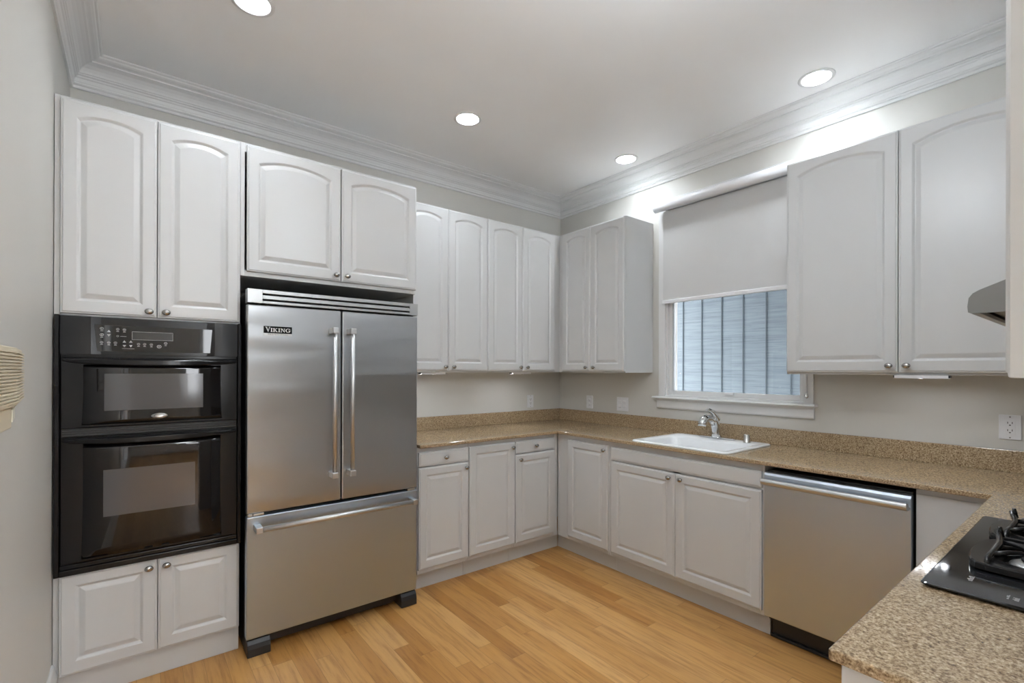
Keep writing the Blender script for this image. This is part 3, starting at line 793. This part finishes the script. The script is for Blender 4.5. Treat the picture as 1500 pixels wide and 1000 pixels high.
    if badge_:
        bd = MB().lathe([(.0, 0), (.016, 0), (.0155, .0018), (.0, .002)], (-3.063 - qx, -.6425 - qy, 1.166 - qz), 'y', 30, 1.85, .72, -1).build('badge', M_bronze, d)
        mb = MB(); n = 26
        for k in range(n):
            A, B = R(20 + 320 * k / n), R(20 + 320 * (k + 1) / n)
            P_ = lambda a, r_: (-3.063 + r_ * 1.5 * math.cos(a) - qx, 1.167 + r_ * .62 * math.sin(a) - qz)
            mb.loops([[(P_(A, .0125)[0], y, P_(A, .0125)[1]), (P_(B, .0125)[0], y, P_(B, .0125)[1]), (P_(B, .0115)[0], y, P_(B, .0115)[1]), (P_(A, .0115)[0], y, P_(A, .0115)[1])] for y in (-.6445 - qy, -.6449 - qy)])
        mb.build('emblem_ring', M_slot, bd)
    return d
oven_door(1.128, 1.420, True, (-3.250, -2.900, 1.196, 1.352))
oven_door(.578, 1.092, False, (-3.252, -2.930, .752, .948))
# vent between doors
mb = MB()
mb.box(OX0 + .021 - qx, OX1 - .019 - qx, -.613 - qy, -.622 - qy, 1.094 - qz, 1.126 - qz)
for i in range(3): mb.box(OX0 + .024 - qx, OX1 - .022 - qx, -.622 - qy, -.634 - qy, 1.0965 + i * .0095 - qz, 1.1005 + i * .0095 - qz)
mb.build('vent_louvre', M_blackmat, ov, .0006)

# ------------------------------------------------------------------ dishwasher
dw = empty('dishwasher', (-.3, -2.445, 0)); tag(dw, 'stainless steel dishwasher with bar handle under the granite counter', 'dishwasher')
def db(name, m, x0, x1, y0, y1, z0, z1, bev=.002, parent=dw): return MB().box(x0 + .3, x1 + .3, y0 + 2.445, y1 + 2.445, z0, z1).build(name, m, parent, bev)
db('tub', M_blackmat, -.03, -.60, -2.160, -2.736, .11, .868)
d = MB()
pf = [(-.601, .132), (-.632, .132), (-.636, .136), (-.636, .845), (-.630, .856), (-.620, .859), (-.601, .859)]
d.loops([[(x + .3, -2.150 + 2.445, z) for x, z in pf], [(x + .3, -2.738 + 2.445, z) for x, z in pf]])
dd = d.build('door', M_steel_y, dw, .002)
mb = MB(); ya, yb = -2.152, -2.735
hp = [(-.636, .800), (-.668, .800), (-.682, .806), (-.688, .818), (-.684, .829), (-.674, .833), (-.662, .831), (-.650, .812), (-.636, .812)]
mb.loops([[(x + .3, ya + 2.445, z) for x, z in hp], [(x + .3, yb + 2.445, z) for x, z in hp]])
mb.build('handle', M_steel_bar, dd, .004, 3)
tk = db('toe_panel', M_blackmat, -.545, -.53, -2.152, -2.738, .012, .128)
db('toe_flange', M_blackmat, -.5455, -.562, -2.152, -2.738, .004, .018, .002)
MB().lathe([(.0, 0), (.006, 0), (.006, .002), (.0, .003)], (-.5455 + .3, -2.23 + 2.445, .095), 'x', 14, 1, 1, -1).build('screw', M_chrome, tk)

# ------------------------------------------------------------------ cooktop
ck = empty('cooktop', (-1.45, -3.27, .9145)); tag(ck, 'black glass gas cooktop set into the granite at the right edge', 'cooktop')
def kx(x): return x + 1.45
def ky(y): return y + 3.27
CX0, CX1, CY0, CY1 = -1.826, -1.072, -3.50, -3.008
def rp(x0, x1, y0, y1, r, z, n=5):
    pts = []
    for cx_, cy_, a0 in ((x1 - r, y1 - r, 0), (x0 + r, y1 - r, 90), (x0 + r, y0 + r, 180), (x1 - r, y0 + r, 270)):
        for k in range(n + 1):
            a = R(a0 + 90 * k / n); pts.append((kx(cx_ + r * math.cos(a)), ky(cy_ + r * math.sin(a)), z - .9145))
    return pts
MB().loops([rp(CX0 + .01, CX1 - .01, CY0 + .01, CY1 - .01, .006, .9148), rp(CX0 + .004, CX1 - .004, CY0 + .004, CY1 - .004, .008, .9165), rp(CX0, CX1, CY0, CY1, .01, .9195), rp(CX0, CX1, CY0, CY1, .01, .9225), rp(CX0 + .003, CX1 - .003, CY0 + .003, CY1 - .003, .008, .9245)]).build('glass_surface', mat('cooktop_glass', (.014, .015, .017), .05), ck)
gz = .9248 - .9145
GY = (-3.163, -3.372)
for bx in (-1.535, -1.265):
    for by in GY:
        bn = MB().lathe([(.0, 0), (.052, 0), (.050, .004), (.042, .008), (.036, .007), (.033, .010), (.0, .010)], (kx(bx), ky(by), gz), 'z', 32).build('burner', M_bronze, ck)
        MB().lathe([(.0, .0105), (.030, .0105), (.032, .013), (.030, .018), (.0, .020)], (kx(bx), ky(by), gz), 'z', 28).build('burner_cap', M_iron, bn)
def grate(bx, hw):
    g = MB(); bm = g.bm
    y0, y1 = -3.485, -3.048
    # outline: lobes bulge outwards along the long sides, straight ends
    out = []
    def lobe(xa, ya, xb, yb, nx_, ny_, b, n=12):
        for k in range(n):
            u = k / n; q = b * (4 * u * (1 - u)) ** .6
            out.append((xa + (xb - xa) * u + nx_ * q, ya + (yb - ya) * u + ny_ * q))
    lobe(bx + hw, y1 - .022, bx - hw, y1 - .022, 0, 1, .022)
    lobe(bx - hw, y1 - .022, bx - hw, -3.268, -1, 0, .006)
    lobe(bx - hw, -3.268, bx - hw, y0 + .02, -1, 0, .006)
    lobe(bx - hw, y0 + .02, bx + hw, y0 + .02, 0, -1, .02)
    lobe(bx + hw, y0 + .02, bx + hw, -3.268, 1, 0, .006)
    lobe(bx + hw, -3.268, bx + hw, y1 - .022, 1, 0, .006)
    holes = []
    for by in GY:
        holes.append([(bx + (hw - .030) * math.copysign(abs(math.cos(a)) ** .8, math.cos(a)), by + .076 * math.copysign(abs(math.sin(a)) ** .8, math.sin(a))) for a in [2 * PI * k / 32 for k in range(32)]])
    za, zb3, zc = gz + .004, gz + .016, gz + .019
    for z in (za, zc):
        eds = []
        for L_o in [out] + holes:
            ins = .003 if z == zc else 0
            vs = []
            for p in L_o:
                cx_, cy_ = (bx, (y0 + y1) / 2) if L_o is out else (bx, sum(q[1] for q in L_o) / len(L_o))
                sgn = -1 if L_o is out else 1
                d = Vector((p[0] - cx_, p[1] - cy_)).normalized() * ins * sgn
                vs.append(bm.verts.new((kx(p[0] + d.x), ky(p[1] + d.y), z)))
            eds += [bm.edges.new((vs[k], vs[(k + 1) % len(vs)])) for k in range(len(vs))]
        bmesh.ops.triangle_fill(bm, use_beauty=True, edges=eds)
    for L_o in [out] + holes:
        cx_, cy_ = (bx, (y0 + y1) / 2) if L_o is out else (bx, sum(q[1] for q in L_o) / len(L_o))
        sgn = -1 if L_o is out else 1
        def off2(p, ins): 
            d = Vector((p[0] - cx_, p[1] - cy_)).normalized() * ins * sgn
            return (kx(p[0] + d.x), ky(p[1] + d.y))
        rings = [[bm.verts.new((*off2(p, i_), z)) for p in L_o] for i_, z in ((0, za), (0, zb3), (.003, zc))]
        for a, b in zip(rings, rings[1:]):
            for k in range(len(a)): bm.faces.new((a[k], a[(k + 1) % len(a)], b[(k + 1) % len(a)], b[k]))
    bmesh.ops.remove_doubles(bm, verts=bm.verts, dist=.00005)
    def T(pts, rad): g.tube([(kx(x), ky(y), gz + z) for x, y, z in pts], rad, 10)
    # ridge bars along both long sides and across the middle
    for yy, s_ in ((-3.088, 1), (-3.447, -1)):
        T([(bx - hw + .004, yy, .014), (bx - hw + .030, yy, .026), (bx - .045, yy - .003 * s_, .030), (bx + .01, yy - .006 * s_, .034), (bx + .05, yy - .003 * s_, .032), (bx + hw - .02, yy + .004 * s_, .036), (bx + hw - .004, yy + .010 * s_, .044)], [.005, .0065, .0065, .007, .0065, .0065, .005])
    T([(bx - hw + .006, -3.268, .014), (bx - hw + .03, -3.268, .028), (bx, -3.268, .033), (bx + hw - .03, -3.268, .028), (bx + hw - .006, -3.268, .014)], [.005, .0065, .007, .0065, .005])
    for by in GY:
        for (dx, dy) in ((-.062, .072), (.062, .072), (-.062, -.072), (.062, -.072)):
            T([(bx + dx, by + dy, .028), (bx + dx * .72, by + dy * .66, .033), (bx + dx * .42, by + dy * .40, .034), (bx + dx * .30, by + dy * .28, .028)], [.006, .0058, .005, .003])
    for yy in (-3.088, -3.447):
        T([(bx + hw - .012, yy, .030), (bx + hw - .010, yy + .003, .046), (bx + hw - .010, yy + .004, .056)], [.006, .0055, .004])
    g.build('grate', M_iron, ck)
PRINTS = ((-1.742, -3.078, 4, .034, .009), (-1.797, -3.138, 2, .026, .004), (-1.796, -3.152, 4, .020, .009))
grate(-1.535, .118)
grate(-1.265, .106)
for (x, y, n_, dx, dy) in PRINTS:
    mb = MB()
    mb.box(kx(x), kx(x) + dx, ky(y), ky(y) + .0012, gz - .0004, gz + .0002)
    for i in range(n_):
        mb.box(kx(x) + dx * i / n_, kx(x) + dx * (i + .6) / n_, ky(y) + .0006, ky(y) + dy * (1 if i % 2 else .7), gz - .0004, gz + .0002)
    mb.build('printed_mark', M_mark, ck)
for i in range(4):
    MB().lathe([(.0, 0), (.018, 0), (.017, .018), (.014, .021), (.0, .021)], (kx(-1.115), ky(-3.11 - .09 * i), gz), 'z', 20).build('control_knob', M_blackmat, ck)

# ------------------------------------------------------------------ range hood
hd = empty('range_hood', (-1.43, WD, 1.49)); tag(hd, 'slim stainless range hood sticking out over the cooktop', 'range hood')
hx0, hx1 = -1.812, -1.048
HPF = [(WD + .003, 1.49), (-3.086, 1.49), (-3.081, 1.493), (-3.080, 1.505), (-3.082, 1.522), (-3.088, 1.531), (-3.098, 1.537), (-3.19, 1.576), (-3.22, 1.65), (WD + .003, 1.65)]
mb = MB()
def HP(x, p): return (x + 1.43, p[0] - WD, p[1] - 1.49)
# shell: side caps and outer skin open below
outer = [p for p in HPF]
Ls = [[HP(x, p) for p in outer[1:]] for x in (hx0, hx1)]
va = [[mb.bm.verts.new(p) for p in l] for l in Ls]
for k in range(len(va[0]) - 1): mb.bm.faces.new((va[0][k], va[0][k + 1], va[1][k + 1], va[1][k]))
for side_ in (0, 1):
    back = mb.bm.verts.new(HP((hx0, hx1)[side_], (WD + .003, 1.49)))
    mb.bm.faces.new(va[side_] + [back])
sh = mb.build('canopy', steelmat('hood_steel', 'y', col=(.27, .275, .28), rough=.3), hd)
s_ = sh.modifiers.new('t', 'SOLIDIFY'); s_.thickness = .002; s_.offset = -1
MB().box(hx0 + .004 + 1.43, hx1 - .004 + 1.43, .006, -3.098 - WD, .014, .018).build('filter_panel', M_filter, hd)
MB().box(hx0 + .002 + 1.43, hx1 - .002 + 1.43, -3.098 - WD, -3.086 - WD, .0, .008).build('front_rail', M_steel_bar, hd, .001)

# ------------------------------------------------------------------ lights
def can(x, y, label):
    r = empty('recessed_light', (x, y, ZC)); tag(r, label, 'ceiling light', 'recessed ceiling lights')
    MB().loops([[(rr0 * math.cos(2 * PI * k / 40), rr0 * math.sin(2 * PI * k / 40), z) for k in range(40)] for rr0, z in ((.087, -.0003), (.086, -.003), (.079, -.0065), (.070, -.006), (.067, -.003), (.0665, .002), (.0655, .058), (.066, .059), (.0695, .059), (.0695, -.0003))], closed=True, smooth=True).build('trim_ring', M_trim, r)
    MB().lathe([(.0, .058), (.0645, .058), (.0645, .055), (.045, .048), (.02, .044), (.0, .0435)], (0, 0, 0), 'z', 36).build('lens', M_lamp, r)
can(-2.758, -.978, 'round recessed ceiling light cut off by the top of the photo')
can(-1.518, -.744, 'round recessed ceiling light in front of the back wall cabinets')
can(-.284, -.992, 'round recessed ceiling light beside the crown moulding near the far corner')
can(-.284, -2.260, 'round recessed ceiling light above the cabinet right of the window')
can(-1.50, -2.30, 'added recessed ceiling light over the middle of the kitchen, out of the photo')  # unseen light added to brighten the kitchen
for x, y, s_ in ((-2.55, -4.9, 'left front'), (-.9, -4.9, 'right front'), (-2.55, -6.5, 'left rear'), (-.9, -6.5, 'right rear')):  # unseen lights added as fill from the adjoining room
    can(x, y, 'added unseen recessed ceiling light in the %s of the adjoining room' % s_)

def globe(x, y, label, drop=.49, k=1.0):  # unseen globes added to lift the ceiling and cabinet fronts
    p = empty('fill_pendant', (x, y, ZC)); tag(p, label, 'added fill lamp', 'added globe fill lamps')
    MB().lathe([(.0, 0), (.06, 0), (.055, .02), (.0, .025)], (0, 0, 0), 'z', 24, 1, 1, -1).build('canopy', M_bronze, p)
    MB().tube([(0, 0, -.02), (0, 0, -drop + .13)], .006, 8).build('rod', M_bronze, p)
    MB().lathe([(.14 * math.sin(PI * k / 14) + .0005, .14 * math.cos(PI * k / 14)) for k in range(15)], (0, 0, -drop), 'z', 28).build('globe', emis('fill_pendant_glow', (.88, .95, 1), GLOBE_POWER * k), p)
globe(-2.5, -5.3, 'added unseen globe fill light in the left of the adjoining room')
globe(-2.0, -2.62, 'added unseen globe fill light over the kitchen floor near the cooktop, above the photo', .42, .41)
globe(-.9, -5.3, 'added unseen globe fill light in the right of the adjoining room')

def ucl(loc, rz, length, label):
    r = empty('under_cabinet_light', loc, rz); tag(r, label, 'cabinet light', 'under-cabinet lights')
    MB().box(0, length, -.03, .01, -.010, -.001).box(0, length, -.03, -.027, -.0145, -.010).box(0, length, .007, .01, -.0145, -.010).build('housing', M_plate, r)
    for a in (-.006, length): MB().box(a, a + .006, -.026, .006, -.013, -.002).build('end_cap', M_blackmat, r, .001)
    for q in range(6): MB().lathe([(.0, -.0101), (.0075, -.0101), (.0065, -.012), (.0, -.0125)], (length * (q + .5) / 6, -.01, 0), 'z', 14).build('led', M_led, r)
    MB().lathe([(.0, 0), (.010, 0), (.008, .005), (.0, .006)], (length * .5, -.0285, -.0147), 'z', 14, .8, .15, -1).build('clip', M_chrome, r)
ucl((-1.61, -.285, UB), 0, .19, 'slim light under the wall cabinet beside the refrigerator')
ucl((-.815, -.285, UB), 0, .19, 'slim light under the back wall cabinet nearest the corner')
ucl((-.315, -2.612, UB), A90, .19, 'slim light under the cabinet right of the window')

# ------------------------------------------------------------------ outlets and switch
def plate(name, loc, rz, W, label, cat, kind, group=None):
    r = empty(name, loc, rz); tag(r, label, cat, group)
    H = .112
    MB().box(-W / 2, W / 2, -.006, 0, -H / 2, H / 2).build('cover_plate', M_plate, r, .002)
    if kind == 'duplex':
        for s_ in (1, -1):
            f = MB().lathe([(.0, 0), (.017, 0), (.0165, .0015), (.0, .0016)], (0, -.0061, s_ * .0195), 'y', 24, .95, .82, -1).build('receptacle', M_plate, r)
            MB().box(-.0075, -.0055, -.0079, -.0076, s_ * .0195, s_ * .0195 + .008).box(.0055, .0075, -.0079, -.0076, s_ * .0195, s_ * .0195 + .008).box(-.002, .002, -.0079, -.0076, s_ * .0195 - .0085, s_ * .0195 - .0045).build('slots', M_slot, f)
        MB().lathe([(.0, 0), (.003, 0), (.0, .001)], (0, -.0061, 0), 'y', 10, 1, 1, -1).build('screw', M_chrome, r)
    if kind == 'rect':
        f = MB().box(-.017, .017, -.0078, -.006, -.034, .034).build('receptacle', M_plate, r, .001)
        s2 = MB()
        for s_ in (1, -1):
            s2.box(-.0085, -.006, -.0082, -.0079, s_ * .017 - .001, s_ * .017 + .008).box(.006, .0085, -.0082, -.0079, s_ * .017 - .001, s_ * .017 + .008).box(-.003, .003, -.0082, -.0079, s_ * .017 - .0095, s_ * .017 - .005)
        s2.build('slots', M_slot, f)
        MB().lathe([(.0, 0), (.003, 0), (.0, .001)], (0, -.0061, .047), 'y', 10, 1, 1, -1).build('screw', M_nickel, r)
        MB().lathe([(.0, 0), (.003, 0), (.0, .001)], (0, -.0061, -.047), 'y', 10, 1, 1, -1).build('screw', M_nickel, r)
    if kind == 'switch2':
        for s_ in (-1, 1):
            q = MB().box(s_ * .023 - .0165, s_ * .023 + .0165, -.0072, -.006, -.033, .033).build('switch_frame', M_plate, r, .0005)
            o_ = MB(); o_.loops([[(x, -.0074, -.030), (x, -.0125 if s_ < 0 else -.0095, -.024), (x, -.0085, .0), (x, -.0095 if s_ < 0 else -.012, .026), (x, -.0074, .030)] for x in (s_ * .023 - .014, s_ * .023 + .014)]); o_.build('rocker', M_plate, q, .0005)
    return r
plate('electrical_outlet', (-.369, 0, 1.093), 0, .071, 'small white outlet on the back wall near the corner', 'outlet', 'rect', 'electrical outlets')
plate('electrical_outlet', (0, -.377, 1.093), A90, .071, 'small white outlet on the window wall near the corner', 'outlet', 'duplex', 'electrical outlets')
plate('light_switch', (0, -.740, 1.094), A90, .116, 'white double rocker switch on the wall left of the window sill', 'switch', 'switch2')
plate('electrical_outlet', (0, -2.957, 1.117), A90, .073, 'white outlet above the granite at the right edge of the photo', 'outlet', 'rect', 'electrical outlets')

# ------------------------------------------------------------------ beige wall box at the left edge
ic = empty('door_chime', (WL, -1.85, 1.34)); tag(ic, 'beige plastic door chime box with ribbed cover on the left wall', 'door chime')
def cxp(x, y, z): return (x - WL, y + 1.85, z - 1.34)
zt, zb2 = 1.418, 1.292
foot = [(WL + .001, -2.06), (-3.352, -2.06), (-3.350, -2.05), (-3.350, -1.80), (-3.353, -1.785), (-3.372, -1.575), (-3.376, -1.565), (WL + .001, -1.56)]
mb = MB(); mb.loops([[cxp(x, y, zb2) for x, y in foot], [cxp(x, y, zt) for x, y in foot]])
cv = mb.build('ribbed_cover', M_beige, ic, .002)
mb = MB()
def off(p, d):   # push outline away from wall
    return [(p[2][0] + d, p[2][1]), (p[3][0] + d, p[3][1]), (p[4][0] + d, p[4][1]), (p[5][0] + d, p[5][1])]
for i in range(17):
    z = zb2 + .008 + i * .0066
    a = off(foot, .0045); b = off(foot, -.0005)
    poly = a + list(reversed(b))
    mb.loops([[cxp(x, y, z) for x, y in poly], [cxp(x, y, z + .0034) for x, y in poly]])
mb.build('ribs', M_beige, cv)
foot2 = [(WL + .001, -2.05), (-3.357, -2.05), (-3.357, -1.81), (-3.362, -1.79), (-3.380, -1.63), (WL + .001, -1.62)]
mb = MB(); mb.loops([[cxp(x, y, 1.245) for x, y in foot2], [cxp(x, y, 1.2915) for x, y in foot2]])
lw = mb.build('lower_housing', M_beige, ic, .003)
mb = MB(); pp = [(-3.3628, -1.775), (-3.3773, -1.645)]
mb.loops([[cxp(pp[0][0] + .001, pp[0][1], z) for z in (1.255, 1.283)] + [cxp(pp[0][0] + .003, pp[0][1], z) for z in (1.283, 1.255)], [cxp(pp[1][0] + .001, pp[1][1], z) for z in (1.255, 1.283)] + [cxp(pp[1][0] + .003, pp[1][1], z) for z in (1.283, 1.255)]])
mb.build('side_plate', mat('pale_beige_plastic', (.78, .74, .62), .4), lw, .0005)

# fix-ups
bpy.context.view_layer.update()
